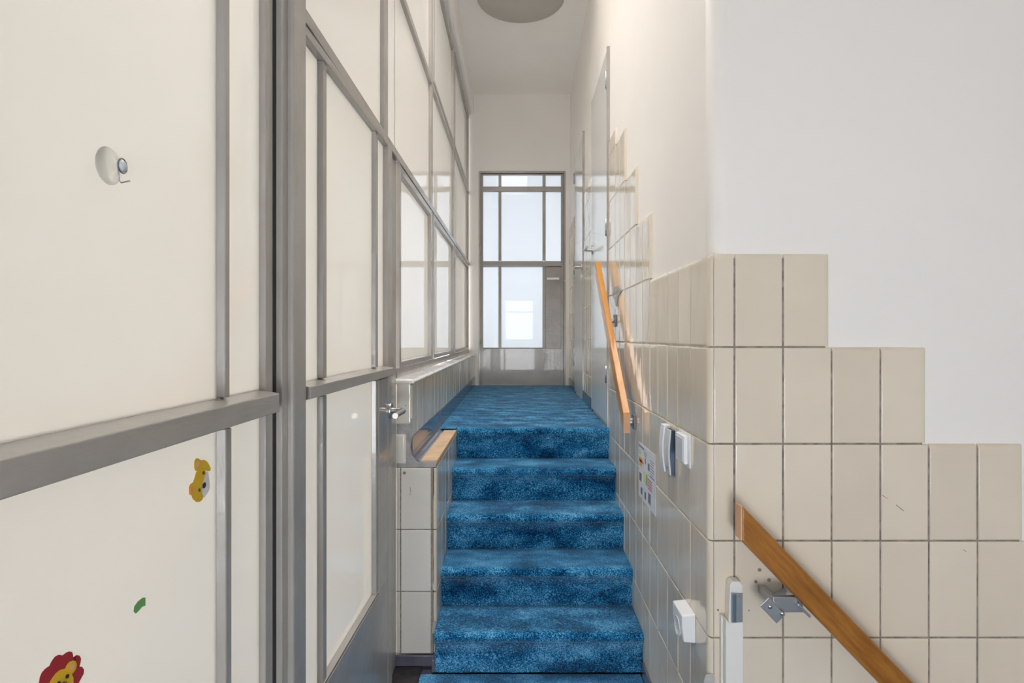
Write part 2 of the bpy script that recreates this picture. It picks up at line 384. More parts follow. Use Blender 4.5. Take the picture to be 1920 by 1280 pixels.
# skirtings on the right
F = (Vector((0.475, 3.0, 0)), D, ND)
for (ya, yb) in ((3.755, 4.265), (4.965, YE)):
    st(MB().fbox(F, ya-3, yb-3, UP-0.012, -0.397, -0.011, 0.006, 0, 0.001).build('baseboard_right', 'slate'))
st(MB().box(0.466, 0.4749, 1.47, 2.17, LO, -1.215).build('baseboard_right', 'slate', bevel=0.004))

# damage and holes in the front tiles
h = MB()
def onfront(px, py, y=1.4398): return Vector(((px-969)*y/1090, y, -(py-630)*y/1090))
for (px, py, r) in ((1424, 1068, .0045), (1442, 1087, .0045), (1417, 1090, .0038), (1346, 1143, .0028), (1404, 1144, .002)):
    p = onfront(px, py); MB().cyl(p+Y*0.001, p-Y*0.0006, r, n=14).build('drill_hole', 'grout_dark', wall_right)
pts = [onfront(*q) for q in ((1430, 1106), (1446, 1112), (1462, 1106), (1472, 1100), (1474, 1118), (1468, 1128), (1450, 1128), (1440, 1122))]
MB().extrude(pts, (0, -0.0025, 0)).build('cement_patch', 'cement', wall_right, bevel=0.001)
pts = [onfront(*q) for q in ((1322, 1264), (1337, 1262), (1340, 1272), (1336, 1290), (1322, 1300), (1318, 1280))]
MB().extrude(pts, (0, -0.004, 0)).build('cement_patch', 'cement', wall_right, bevel=0.002)
for q in (((1654, 928), (1663, 934)), ((1680, 946), (1694, 957)), ((1806, 1030), (1812, 1034))):
    a, c = onfront(*q[0]), onfront(*q[1]); MB().cyl(a-Y*0.0002, c-Y*0.0002, 0.0008, n=6).build('scratch', 'grout_dark', wall_right)

# ------------------------------------------------------------------ stairs and carpet
ND_ = 0.203; RS = 0.1596; Y0 = 2.985
def step_profile(k):
    y = Y0-ND_*k; z = UP-RS*k; zb = z-RS
    p = [(y+0.024, zb), (y+0.021, zb+0.03), (y+0.019, z-0.085), (y+0.016, z-0.050), (y+0.008, z-0.044)]
    for j in range(8):
        t = -math.radians(60)+j/7*math.radians(150)
        p.append((y+0.020-0.022*math.cos(t), z-0.022+0.022*math.sin(t)))
    return p, y, z
stairs = tag(empty('staircase', (0.08, 2.2, LO)), 'flight of five steps covered in blue pile carpet, rising to the upper landing', 'staircase')
for k in range(5):
    p, y, z = step_profile(k)
    back = y+ND_+0.024+0.004 if k else 3.05
    xl, xr = (-0.309, 0.4745)
    poly = p+[(back, z), (back, z-RS)]
    m = MB(); N_ = 14
    rows = []
    for i in range(N_+1):
        x = xl+(xr-xl)*i/N_
        wob = 0.0015*math.sin(i*1.7+k*2.1)
        rows.append([(x, yy+(wob if j < len(p)-2 else 0), zz) for j, (yy, zz) in enumerate(poly)])
    L = len(poly)
    m.add([v for r_ in rows for v in r_], [(i*L+j, (i+1)*L+j, (i+1)*L+(j+1) % L, i*L+(j+1) % L) for i in range(N_) for j in range(L-3)], smooth=True)
    m.add([v for r_ in rows for v in r_], [(i*L+j, (i+1)*L+j, (i+1)*L+(j+1) % L, i*L+(j+1) % L) for i in range(N_) for j in range(L-3, L)])
    m.add(rows[0]+rows[-1], [tuple(range(L)), tuple(range(L, 2*L))[::-1]])
    m.build('step', 'carpet', stairs)
m = MB(); m.extrude([(-0.3995, 3.051, UP-0.012), (0.4735, 3.051, UP-0.012), (FX(YE)-0.0075, 5.588, UP-0.012), (-0.3995, 5.588, UP-0.012)], (0, 0, 0.012))
# flap over the ledge at the left of the top step
m.extrude([(-0.3995, 2.975, UP-0.0055), (-0.312, 2.975, UP-0.0055), (-0.312, 3.051, UP-0.0055), (-0.3995, 3.051, UP-0.0055)], (0, 0, 0.0055))
tag(m.build('carpet', 'carpet', bevel=0.004), 'blue carpet covering the upper landing up to the glazed end door', 'carpet')
m = MB(); m.box(-0.362, 0.464, -1.99, 2.186, LO-0.012, LO); m.box(0.464, 1.2, -1.99, 1.43, LO-0.012, LO)
tag(m.build('carpet', 'carpet'), 'strip of blue carpet at the foot of the stairs, at the bottom edge', 'carpet')
st(box('trim_threshold', 'stone', -0.56, -0.364, 1.13, 2.245, LO-0.012, LO-0.001, bevel=0.003))

# ------------------------------------------------------------------ low wall on the left: pillar, ledge, tiled parapet
wl = st(box('wall_left', 'cement', -0.56, -0.417, 2.262, YE, LO-0.1, -0.182))
pb = box('pillar', 'cement', -0.417, -0.322, 2.262, 3.05, LO-0.1, -0.497, wl)
t = MB(); O = Vector((0, 2.260, 0))
for r in range(3):        # front of the pillar
    z0, z1 = ROWS[r], ROWS[r+1]
    t.tile(O, X, Z, -Y, -0.466, -0.4515, z0+G*.6, z1-G*.6, T=0.013)
    t.tile(O, X, Z, -Y, -0.4475, -0.3325, z0+G*.6, z1-G*.6, T=0.013)
t.tile(O, X, Z, -Y, -0.4655, -0.411, -0.342, -0.182, T=0.013, rb=0.006)
t.tile(O, X, Z, -Y, -0.4655, -0.427, -0.492, -0.378, T=0.016, rr=0.008, rt=0.008, rb=0.004)
t.build('tile_cladding', 'tile_white', wl)
t = MB(); O = Vector((-0.322, 0, 0))
ys = [2.247, 2.285]+[2.285+0.1216*k for k in range(1, 7)]+[3.02]
for i in range(len(ys)-1):
    for r in range(3):
        t.tile(O, Y, Z, X, ys[i]+(G*.6 if i else 0), ys[i+1]-G*.6, ROWS[r]+G*.6, ROWS[r+1]-G*.6, T=0.012, rl=0.009 if i == 0 else 0.002)
t.tile(Vector((0, 2.260, 0)), X, Z, -Y, -0.3290, -0.3105, ROWS[0]+G*.6, ROWS[1]-G*.6, T=0.013, rr=0.009)
t.tile(Vector((0, 2.260, 0)), X, Z, -Y, -0.3290, -0.3105, ROWS[1]+G*.6, ROWS[2]-G*.6, T=0.013, rr=0.009)
t.tile(Vector((0, 2.260, 0)), X, Z, -Y, -0.3290, -0.3105, ROWS[2]+G*.6, ROWS[3]-G*.6, T=0.013, rr=0.009)
t.build('tile_cladding', 'tile', wl)
g = MB(); g.box(-0.466, -0.325, 2.2487, 2.2625, -1.227, -0.505); g.build('grout', 'grout_dark', wl)
g = MB(); g.box(-0.3225, -0.3115, 2.26, 3.02, -1.227, -0.505); g.build('grout', 'grout_light', wl)
# parapet face under the sill, one long row of tiles
t = MB(); O = Vector((-0.417, 0, 0)); n_ = 27; ya = 2.2485
for i in range(n_):
    a = ya+(YE-ya)/n_*i; c = ya+(YE-ya)/n_*(i+1)
    t.tile(O, Y, Z, X, a+G*.6, c-G*.6, -0.387, -0.183, T=0.012)
t.build('tile_cladding', 'tile', wl)
g = MB(); g.box(-0.4175, -0.4063, 2.25, YE, -0.388, -0.18); g.build('grout', 'grout_light', wl)
# rough cement on the near end of the parapet
pts = [(-0.4655, 2.2605, -0.50), (-0.4655, 2.2605, -0.30), (-0.43, 2.2605, -0.328), (-0.4045, 2.2605, -0.318), (-0.4045, 2.2605, -0.385), (-0.412, 2.2605, -0.43), (-0.405, 2.2605, -0.462), (-0.385, 2.2605, -0.486), (-0.312, 2.2605, -0.486), (-0.312, 2.2605, -0.506), (-0.4655, 2.2605, -0.506)]
MB().extrude(pts, (0, -0.0128, 0)).box(-0.419, -0.4042, 2.2475, 2.262, -0.392, -0.34).build('cement_patch', 'cement', wl)
pts = [(-0.324, 2.249, -1.10), (-0.313, 2.249, -1.098), (-0.311, 2.249, -1.125), (-0.315, 2.249, -1.15), (-0.328, 2.249, -1.145)]
MB().extrude(pts, (0, -0.005, 0)).build('cement_patch', 'cement', wl, bevel=0.002)
p = Vector((-0.434, 2.2462, -0.528)); MB().cyl(p, p-Y*0.002, 0.006, n=12).build('drill_hole', 'grout_dark', wl)
p = Vector((-0.4295, 2.2465, -0.268)); MB().cyl(p, p-Y*0.0015, 0.0025, n=12).build('drill_hole', 'grout_dark', wl)
for (a, c) in (((-0.412, -0.583), (-0.410, -0.60)), ((-0.410, -0.60), (-0.4125, -0.614))):
    MB().cyl((a[0], 2.2463, a[1]), (c[0], 2.2463, c[1]), 0.002, n=6).build('scuff_mark', 'cement', wl)
# sill tiles
t = MB(); O = Vector((0, 0, -0.182)); n_ = 27
for i in range(n_):
    a = 2.240+(YE-2.240)/n_*i; c = 2.240+(YE-2.240)/n_*(i+1)
    t.tile(O, Y, -X, Z, a+0.0008, c-0.0008, 0.396, 0.472, T=0.016, rb=0.010, rl=0.008 if i == 0 else 0.002)
t.build('sill_tiles', 'tile_white', wl)
g = MB(); g.box(-0.47, -0.402, 2.25, YE, -0.187, -0.1685); g.build('grout', 'grout_dark', wl)
# dark cove skirting along the parapet and over the ledge
pr = [(-0.417, -0.388), (-0.4035, -0.388), (-0.4035, -0.43)]
for k in range(1, 6):
    a = math.pi/2*k/5; pr.append((-0.4035+0.026*(1-math.cos(a)), -0.43-0.052*math.sin(a)))
pr += [(-0.372, -0.485), (-0.417, -0.485)]
m = MB(); m.extrude([(x, 2.252, z) for x, z in pr], (0, 0.80, 0))
st(m.build('baseboard_left', 'slate'))
st(box('baseboard_left', 'slate', -0.41, -0.3995, 3.052, YE, UP-0.01, -0.388, bevel=0.002))
st(box('trim_ledge', 'board', -0.3715, -0.3085, 2.252, 2.972, -0.497, -0.480, bevel=0.002))
m = MB(); m.box(-0.468, -0.316, 2.237, 2.247, LO, -1.229); m.box(-0.3215, -0.3095, 2.195, 2.247, LO, -1.222)
st(m.build('baseboard_left', 'slate', bevel=0.003))

# ------------------------------------------------------------------ steel glazed doors
def glazed_door(name, label, O, U, N, W, H, us, rails, small_top=False, handle=None, glass='milk', mirror_hinge=False, kind=None, gd=0.014, lock=True, fr=0.006, gi=0.006):
    """us = (stile, pane, bar, pane, bar, pane, stile) widths; rails = (panel_top, mid0, mid1, upper_top)"""
    e_ = tag(empty(name, O), label, 'door')
    F = (O, U, N)
    u = [0]
    for a in us: u.append(u[-1]+a)
    pt, m0, m1, ut = rails
    q = lambda *a, mat='steel_v', nm='stile', iu=0.0, iv=0.0, bv=0.0015: MB().fbox(F, *a, iu=iu, iv=iv).build(nm, mat, e_, bv)
    q(0, u[1], 0, H, -0.03, fr)
    q(u[6], u[7], 0, H, -0.03, fr)
    q(u[1], u[6], 0, pt, -0.028, fr-0.001, mat='steel_flat', nm='bottom_panel')
    q(u[1], u[6], pt, pt+0.012, -0.026, 0.004, mat='steel_h', nm='bottom_rail', iv=0.004)
    q(u[1], u[6], ut, H, -0.03, fr, mat='steel_h', nm='top_rail')
    q(u[1]-0.004, u[6]+0.004, m0, m1, -0.02, 0.024, mat='steel_h', nm='middle_rail', iv=0.008)
    lock0 = u[4]
    if lock: q(lock0+0.03, u[6], pt, m0, -0.026, fr-0.001, mat='steel_flat', nm='lock_panel')
    else: MB().fbox(F, u[5]-0.003, u[6]+0.003, pt-0.003, m0+0.003, -gd-0.004, -gd).build('glass_pane', glass, e_)
    q(u[4], lock0+0.03, pt, m0, -0.024, 0.002, mat='steel_v', nm='glazing_bar', iu=gi)
    q(u[2], u[3], pt, m0, -0.024, 0.001, mat='steel_v', nm='glazing_bar', iu=gi)
    tops = [(m1, ut)]
    if small_top:
        s0, s1 = small_top
        tops = [(m1, s0), (s1, ut)]
        q(u[1]-0.002, u[6]+0.002, s0, s1, -0.02, 0.012, mat='steel_h', nm='upper_rail', iv=0.006)
    for (a, c) in tops:
        for j in (2, 4): q(u[j], u[j+1], a, c, -0.024, 0.001, mat='steel_v', nm='glazing_bar', iu=gi)
        for j in (1, 3, 5): MB().fbox(F, u[j]-0.003, u[j+1]+0.003, a-0.003, c+0.003, -gd-0.004, -gd).build('glass_pane', glass, e_)
    for j in (1, 3): MB().fbox(F, u[j]-0.003, u[j+1]+0.003, pt-0.003, m0+0.003, -gd-0.004, -gd).build('glass_pane', glass, e_)
    return e_, F, u

XF = -0.461
# nearest leaf, partly out of frame at the left
O1 = Vector((XF, 0.275, LO+0.02))
d1, F1, u1 = glazed_door('door_1', None, O1, Y.copy(), X.copy(), 0.824, 3.39, (0.03, 0.13, 0.03, 0.447, 0.026, 0.129, 0.032), (0.42, 1.103, 1.153, 3.2), gd=0.0115, lock=False, fr=0.0)
tag(d1, kind='structure')
for k in list(d1.keys()):
    if k in ('label', 'category'): del d1[k]
# second leaf, a touch ajar
ang = 0.021
U2 = Vector((math.sin(ang), math.cos(ang), 0)); N2 = Vector((math.cos(ang), -math.sin(ang), 0))
O2 = Vector((XF-0.002, 1.222, LO+0.05))
d2, F2, u2 = glazed_door('door_2', None, O2, U2, N2, 0.83, 1.893, (0.02, 0.130, 0.036, 0.438, 0.038, 0.108, 0.060), (0.39, 1.078, 1.12, 1.872), gd=0.0115)
tag(d2, kind='structure')
# end door
W = 0.795
O3 = Vector((-0.345, YE+0.012, UP+0.006))
d3, F3, u3 = glazed_door('door_3', None, O3, X.copy(), -Y, W, 2.03, (0.021, 0.147, 0.028, 0.397, 0.030, 0.148, 0.024), (0.345, 1.130, 1.192, 2.015), small_top=(1.855, 1.91), glass='milk_cool', gi=0.001)
tag(d3, kind='structure')
for d in (d1, d2, d3):
    for k in ('label', 'category'):
        if k in d: del d[k]
f = MB()
f.box(DX0, -0.346, YE-0.006, YE+0.06, UP-0.004, DT); f.box(0.451, DX1, YE-0.006, YE+0.06, UP-0.004, DT); f.box(-0.346, 0.451, YE-0.006, YE+0.06, 1.565, DT)
f.box(-0.346, 0.451, YE+0.0, YE+0.09, UP-0.03, UP+0.0055)
f.build('door_frame', 'steel_v', d3, 0.002)
f = MB(); f.box(-0.3475, -0.3445, YE+0.0, YE+0.02, UP+0.006, 1.563); f.box(0.4495, 0.4525, YE+0.0, YE+0.02, UP+0.006, 1.563); f.box(-0.346, 0.451, YE, YE+0.02, 1.560, 1.565)
f.build('gap_strip', 'gap', d3)
hz = 0.548
m = MB(); m.box(0.288, 0.405, YE-0.052, YE-0.034, hz-0.009, hz+0.012); hd = m.build('lever_handle', 'white_plastic', d3, 0.004)
m = MB(); m.cyl((0.397, YE-0.034, hz), (0.397, YE+0.004, hz), 0.010); m.build('spindle', 'metal', hd)
m = MB(); m.cyl((0.4595, YE-0.012, hz-0.015), (0.4595, YE-0.004, hz-0.015), 0.008); m.build('strike', 'metal', d3)
for z in (0.83, -0.02): MB().cyl((-0.349, YE-0.013, z-0.05), (-0.349, YE-0.013, z+0.05), 0.009).build('hinge', 'steel_v', d3)
# chipped paint on the lock panel of the end door
for k in range(14):
    a = Vector((0.297+random.uniform(-0.004, 0.03), YE+0.0035, random.choice((-0.03, 0.02, 0.14))+random.uniform(-0.06, 0.06)))
    rr = random.uniform(0.003, 0.008)
    pts = [a+Vector((rr*math.cos(t)*random.uniform(.5, 1.2), 0, rr*math.sin(t)*random.uniform(.5, 1.4))) for t in [j*math.pi/3 for j in range(6)]]
    MB().extrude(pts, (0, 0.002, 0)).build('paint_chip', 'cement', d3)

# door 2 handle on its lock stile
P2 = lambda u, z, n: Vector((O2.x, O2.y, 0))+U2*u+Z*z+N2*n
hu, hz = 0.798, -0.258
ros = MB().cyl(P2(hu, hz, 0.004), P2(hu, hz, 0.013), 0.027, n=32).build('handle_rosette', 'metal', d2, 0.0015)
pts = [P2(hu, hz, 0.012), P2(hu, hz, 0.042), P2(hu-0.003, hz, 0.050), P2(hu-0.010, hz, 0.054), P2(hu-0.02, hz, 0.055), P2(hu-0.135, hz, 0.055)]
MB().tube(pts, 0.0095, 16).build('lever_handle', 'metal', d2)
MB().fbox(F2, 0.8305, 0.842, 0, 1.893, -0.03, 0.002).build('gap_strip', 'gap', d2)
# post between the two leaves
part = tag(empty('window_1', (-0.465, 3.9, -0.165)), kind='structure')
post = tag(empty('door_post', (-0.46, 1.17, LO)), kind='structure')
box('post', 'steel_v', -0.50, -0.438, 1.140, 1.212, LO, 2.125, post, 0.005)
box('rebate', 'steel_v', -0.50, -0.449, 1.112, 1.140, LO, 2.125, post, 0.002)
box('rebate', 'steel_v', -0.50, -0.449, 1.212, 1.219, LO, 0.675, post, 0.002)
box('post_gap_strip', 'gap', -0.49, -0.460, 1.1005, 1.112, LO, 2.125, post)
box('jamb', 'steel_v', -0.50, -0.4665, 2.078, 2.2455, LO, 0.676, post, 0.003)

# ------------------------------------------------------------------ glass partition: transom glazing and three bays
XG = -0.466
def v(y0, y1, z0, z1, xf=XG+0.006, xb=-0.495, nm='mullion', iu=0.0):
    F = (Vector((0, 0, 0)), Y.copy(), X.copy()); return MB().fbox(F, y0, y1, z0, z1, xb, xf, iu=iu).build(nm, 'steel_v', part, 0.0015)
def r(y0, y1, z0, z1, xf=XG, xb=-0.495, nm='transom'):
    return MB().box(xb, xf, y0, y1, z0, z1).build(nm, 'steel_h', part, 0.0015)
YB = [1.222, 2.05, 3.16, 4.26, 5.545]
r(1.214, YE, 0.676, 0.706, XG+0.012)                   # main transom
r(1.214, YE, 1.362, 1.392, XG+0.008)
r(1.214, YE, 2.100, 2.130)
r(2.25, YE, -0.164, -0.128, XG+0.004, nm='bottom_rail')
for y in YB[1:]:
    v(y-0.028, y+0.028, 0.706, 1.362)
    v(y-0.028, y+0.028, 1.392, 2.100)
for y in YB[2:]: v(y-0.022, y+0.022, -0.128, 0.676)
# casements: bottom row in three bays, top row in the far two
def casement(y0, y1, z0, z1):
    c_ = MB(); s_ = 0.036; F = (Vector((0, 0, 0)), Y.copy(), X.copy())
    c_.fbox(F, y0, y0+s_, z0, z1, XG-0.012, XG+0.010, iu=0.003); c_.fbox(F, y1-s_, y1, z0, z1, XG-0.012, XG+0.010, iu=0.003)
    c_.fbox(F, y0+s_, y1-s_, z0, z0+0.028, XG-0.012, XG+0.010, iv=0.003); c_.fbox(F, y0+s_, y1-s_, z1-0.034, z1, XG-0.012, XG+0.010, iv=0.003)
    c_.build('casement_frame', 'steel_v', part, 0.001)
    MB().box(XG-0.014, XG-0.009, y0+s_, y1-s_, z0+0.028, z1-0.034).build('glass_pane', 'milk', part)
bays = [(2.262, 3.13), (3.19, 4.23), (4.29, 5.515)]
for k, (a, c) in enumerate(bays):
    casement(a, c, -0.126, 0.674)
    if k: casement(a, c, 1.394, 2.098)
    MB().box(XG-0.014, XG-0.009, a-0.005, c+0.005, 0.706, 1.362).build('glass_pane', 'milk', part)
MB().box(XG-0.014, XG-0.009, 1.222, 2.028, 0.706, 1.362).build('glass_pane', 'milk', part)
MB().box(XG-0.014, XG-0.009, 1.222, 2.028, 1.392, 2.100).build('glass_pane', 'milk', part)
MB().box(XG-0.014, XG-0.009, 2.072, 3.138, 1.392, 2.100).build('glass_pane', 'milk', part)
MB().box(XG-0.014, XG-0.009, 2.072, 2.262, 0.706, 1.362).build('glass_pane', 'milk', part)
st(box('wall_left_behind_camera', 'plaster', -0.56, XF, -2.0, 0.27, LO, 2.13))

# ------------------------------------------------------------------ flush doors in the right wall
def flush_door(name, ya, yb, hinge_near, hz):
    e_ = tag(empty(name, (FX((ya+yb)/2), (ya+yb)/2, UP)), kind='structure')
    F = (Vector((0.475, 3.0, 0)), D, ND); a, c = ya-3, yb-3
    MB().fbox(F, a+0.012, c-0.012, UP+0.012, 1.498, -0.045, 0.004).build('door_panel', 'white_door', e_, 0.002)
    MB().fbox(F, a-0.006, a+0.007, UP, 1.508, -0.05, 0.007).build('frame_edge', 'steel_v', e_, 0.001)
    f_ = MB(); f_.fbox(F, c-0.007, c+0.004, UP, 1.508, -0.05, 0.003); f_.fbox(F, a+0.007, c-0.007, 1.501, 1.508, -0.05, 0.003)
    f_.build('door_frame', 'white_paint', e_, 0.001)
    g_ = MB(); g_.fbox(F, a+0.0075, a+0.0118, UP+0.01, 1.501, -0.04, 0.001); g_.fbox(F, c-0.0118, c-0.0075, UP+0.01, 1.501, -0.04, 0.001); g_.fbox(F, a+0.01, c-0.01, 1.4985, 1.5005, -0.04, 0.001)
    g_.build('gap_strip', 'gap', e_)
    P = lambda u, z, n: F[0]+D*u+Z*z+ND*n
    hy = a+0.022 if hinge_near else c-0.022
    for z in (1.34, 0.57, -0.20):
        h_ = MB(); h_.fbox(F, hy-0.018, hy+0.018, z-0.045, z+0.045, 0.003, 0.0065)
        hh = h_.build('hinge', 'bracket', e_)
        MB().cyl(P(hy-0.012 if hinge_near else hy+0.012, z-0.045, 0.009), P(hy-0.012 if hinge_near else hy+0.012, z+0.045, 0.009), 0.006, n=12).build('hinge_pin', 'bracket', hh)
    ly = c-0.062 if hinge_near else a+0.062; s_ = -1 if hinge_near else 1
    MB().cyl(P(ly, hz, 0.003), P(ly, hz, 0.010), 0.026, n=28).build('handle_rosette', 'metal', e_, 0.001)
    MB().tube([P(ly, hz, 0.009), P(ly, hz, 0.042), P(ly+s_*0.003, hz, 0.049), P(ly+s_*0.010, hz, 0.053), P(ly+s_*0.12, hz, 0.053)], 0.009, 14).build('lever_handle', 'metal', e_)
    if not hinge_near:
        MB().cyl(P(ly, hz-0.07, 0.003), P(ly, hz-0.07, 0.009), 0.024, n=28).build('lock_rosette', 'metal', e_, 0.001)
        MB().fbox(F, ly-0.005, ly+0.005, hz-0.085, hz-0.06, 0.008, 0.016).build('lock_cylinder', 'metal', e_)
    return e_
flush_door('door_4', 3.028, 3.745, True, 0.545)
flush_door('door_5', 4.275, 4.955, False, 0.515)

# ------------------------------------------------------------------ handrails
hr = tag(empty('handrail', (0.435, 2.7, 0)), 'orange varnished wooden handrail beside the blue carpeted stairs', 'handrail')
ya, yb = 2.30, 3.13; za, zb = -0.306, 0.402; th = 0.080
def rail_piece(y0, z0, y1, z1, name, mat, par, x0=0.4215, x1=0.4495):
    m_ = MB(); m_.extrude([(x0, y0, z0), (x0, y1, z1), (x0, y1, z1-th), (x0, y0, z0-th)], (x1-x0, 0, 0)); return m_.build(name, mat, par, 0.003)
sl = (zb-za)/(yb-ya)
rail_piece(ya+0.0015, za+sl*0.0015, yb, zb, 'rail', 'wood_light', hr)
MB().box(0.4225, 0.4485, ya, ya+0.003, za-th+0.002, za-0.001).build('end_grain', 'wood_end', hr)
def bracket(y, z, par, big):
    m_ = MB(); m_.cyl((0.4495, y, z), (0.468, y, z), 0.016 if big else 0.012, n=20)
    b_ = m_.build('bracket', 'bracket', par, 0.001)
    MB().box(0.4685, 0.4748, y-0.03, y+0.03, z-0.03, z+0.03).build('mounting_plate', 'bracket', b_, 0.004)
bracket(2.345, -0.345, hr, True); bracket(2.80, 0.075, hr, False)
MB().extrude([(0.4748, 2.62, 0.205), (0.4748, 2.70, 0.235), (0.4748, 2.84, 0.240), (0.4748, 2.88, 0.20), (0.4748, 2.80, 0.175), (0.4748, 2.76, 0.14), (0.4748, 2.72, 0.18)], (-0.004, 0, 0)).build('cement_patch', 'cement', wall_right, 0.001)

h2 = tag(empty('handrail', (0.8, 1.36, -0.7)), 'brown oak handrail descending in front of the cream tiles at bottom right', 'handrail')
yf, yk = 1.335, 1.372
pt_ = lambda px, py: Vector(((px-969)*yf/1090, yf, -(py-630)*yf/1090))
a, b2 = pt_(1391, 947), pt_(1391, 1014); dirr = Vector((1, 0, -1.035))
L = 0.62
m = MB(); m.extrude([a+dirr*0.001, a+dirr*L, b2+dirr*L, b2+dirr*0.001], (0, yk-yf, 0)); m.build('rail', 'wood_oak', h2, 0.004, 3)
MB().box(a.x-0.0016, a.x+0.002, yf+0.002, yk-0.002, b2.z+0.001, a.z-0.003).build('end_grain', 'wood_end', h2)
c_ = pt_(1505, 1150)
F = (Vector((0, 0, 0)), X.copy(), -Y)
dd = dirr.normalized(); nn_ = Vector((1.035, 0, 1)).normalized()
def obox(cn, du, dn, hu_, hn_, y0, y1):
    P_ = [cn+dd*(du+s1*hu_)+nn_*(dn+s2*hn_) for s1, s2 in ((-1,-1),(1,-1),(1,1),(-1,1))]
    return MB().extrude([Vector((p.x, y0, p.z)) for p in P_], (0, y1-y0, 0))
br = obox(pt_(1512, 1144), 0, -0.004, 0.020, 0.003, 1.338, 1.372).build('bracket', 'bracket', h2, 0.001)
MB().box(pt_(1455, 0).x, pt_(1512, 0).x, 1.350, 1.362, pt_(0, 1154).z, pt_(0, 1124).z).build('bracket_arm', 'bracket', br, 0.002)
wp = obox(pt_(1452, 1148), 0, 0, 0.028, 0.014, 1.344, 1.348).build('wall_flange', 'bracket', br, 0.001)
MB().box(pt_(1456, 0).x, pt_(1470, 0).x, 1.348, 1.4398, pt_(0, 1146).z, pt_(0, 1132).z).build('wall_anchor', 'bracket', br, 0.002)
for q in ((1447, 1140), (1470, 1153)):
    p = pt_(*q); MB().lathe((p.x, 1.344, p.z), (0, -1, 0), [(0.0055, 0), (0.005, 0.0015), (0.003, 0.003), (0.0, 0.0035)], 16).build('screw', 'metal', br)

# ------------------------------------------------------------------ white lock batten on the front tiles
lb = tag(empty('lock_batten', (0.51, 1.43, -1.2)), 'white painted batten with a blue metal strike plate on the tiled corner', 'batten')
P = lambda px, py, y=1.425: Vector(((px-969)*y/1090, y, -(py-630)*y/1090))
m = MB(); m.extrude([P(1369, 1096, 1.41), P(1374, 1090, 1.41), P(1387, 1090, 1.41), P(1393, 1098, 1.41), P(1393, 1176, 1.41), P(1366, 1176, 1.41)], (0, 0.029, 0)); m.build('upper_block', 'white_paint', lb, 0.002)
m = MB(); m.extrude([P(1352, 1152, 1.427), P(1361, 1162, 1.427), P(1361, 1420, 1.427), P(1352, 1420, 1.427)], (0, 0.0128, 0)); m.build('backing_strip', 'white_paint', lb, 0.001)
m = MB(); m.extrude([P(1361, 1160, 1.405), P(1368, 1168, 1.405), P(1394, 1166, 1.405), P(1394, 1420, 1.405), P(1361, 1420, 1.405)], (0, 0.0348, 0)); m.build('lower_block', 'white_paint', lb, 0.002)
m = MB(); m.extrude([P(1371, 1111, 1.4085), P(1392, 1111, 1.4085), P(1392, 1166, 1.4085), P(1371, 1166, 1.4085)], (0, -0.002, 0)); sp = m.build('strike_plate', 'bracket', lb, 0.0005)
m = MB(); m.extrude([P(1374, 1114, 1.4060), P(1380, 1114, 1.4060), P(1380, 1165, 1.4060), P(1374, 1165, 1.4060)], (0, -0.0035, 0)); m.build('latch_roller', 'blue_metal', sp, 0.0015)
for q in ((1387, 1119), (1387, 1158)):
    p = P(*q, 1.4062); MB().cyl(p, p-Y*0.0012, 0.0028, n=12).build('screw', 'metal', sp)

# ------------------------------------------------------------------ intercom, switch, socket, notice on the passage wall
ic = tag(empty('intercom', (0.47, 1.80, -0.35)), 'intercom with white curved handset and dark blue base on the tiles', 'intercom')
def arc_block(x_back, depth, y0, y1, z0, z1, bow, mat, name, par, n=10):
    pts = [(x_back, y0, z0)]
    pts += [(x_back-depth-bow*math.sin(math.pi*k/n), y0, z0+(z1-z0)*k/n) for k in range(n+1)]
    pts += [(x_back, y0, z1)]
    m_ = MB(); m_.extrude(pts, (0, y1-y0, 0)); return m_.build(name, mat, par, 0.0015)
arc_block(0.4748, 0.010, 1.745, 1.795, -0.418, -0.283, 0.006, 'navy', 'base', ic)
fp = arc_block(0.4640, 0.004, 1.7455, 1.7945, -0.418, -0.283, 0.006, 'grey_plastic', 'front_cover', ic)
hs = arc_block(0.4748, 0.018, 1.800, 1.842, -0.420, -0.276, 0.007, 'white_plastic', 'handset', ic)
for k in range(2):
    MB().cyl((0.4562, 1.768, -0.397+k*0.011), (0.459, 1.768, -0.397+k*0.011), 0.004, n=12).build('button', 'inkgrey', fp)
MB().cyl((0.4555, 1.82, -0.40), (0.458, 1.82, -0.40), 0.004, n=12).build('button', 'inkgrey', hs)

sw = tag(empty('wall_switch', (0.47, 1.65, -0.31)), 'white square rocker switch right next to the intercom', 'switch')
box('base_plate', 'white_plastic', 0.4715, 0.4748, 1.586, 1.695, -0.362, -0.268, sw, 0.001)
box('housing', 'white_plastic', 0.4605, 0.4715, 1.602, 1.686, -0.354, -0.276, sw, 0.003)
box('rocker', 'grey_plastic', 0.4585, 0.4605, 1.612, 1.678, -0.346, -0.284, sw, 0.001)

so = tag(empty('wall_socket', (0.46, 1.59, -0.78)), 'white surface mounted socket low on the tiled passage wall', 'socket')
m = MB(); m.extrude([(0.4748, 1.542, -0.815), (0.4748, 1.542, -0.738), (0.438, 1.542, -0.742), (0.438, 1.542, -0.775), (0.443, 1.542, -0.812)], (0, 0.092, 0)); m.build('housing', 'white_plastic', so, 0.003)
MB().lathe((0.4415, 1.588, -0.79), (-1, 0, 0), [(0.026, 0), (0.026, 0.005), (0.0225, 0.005), (0.021, 0.0005), (0, 0.0005)], 32).build('socket_cup', 'grey_plastic', so)
for k in (-1, 1): MB().cyl((0.4435, 1.588+k*0.0095, -0.79), (0.4400, 1.588+k*0.0095, -0.79), 0.003, n=10).build('pin_hole', 'black', so)

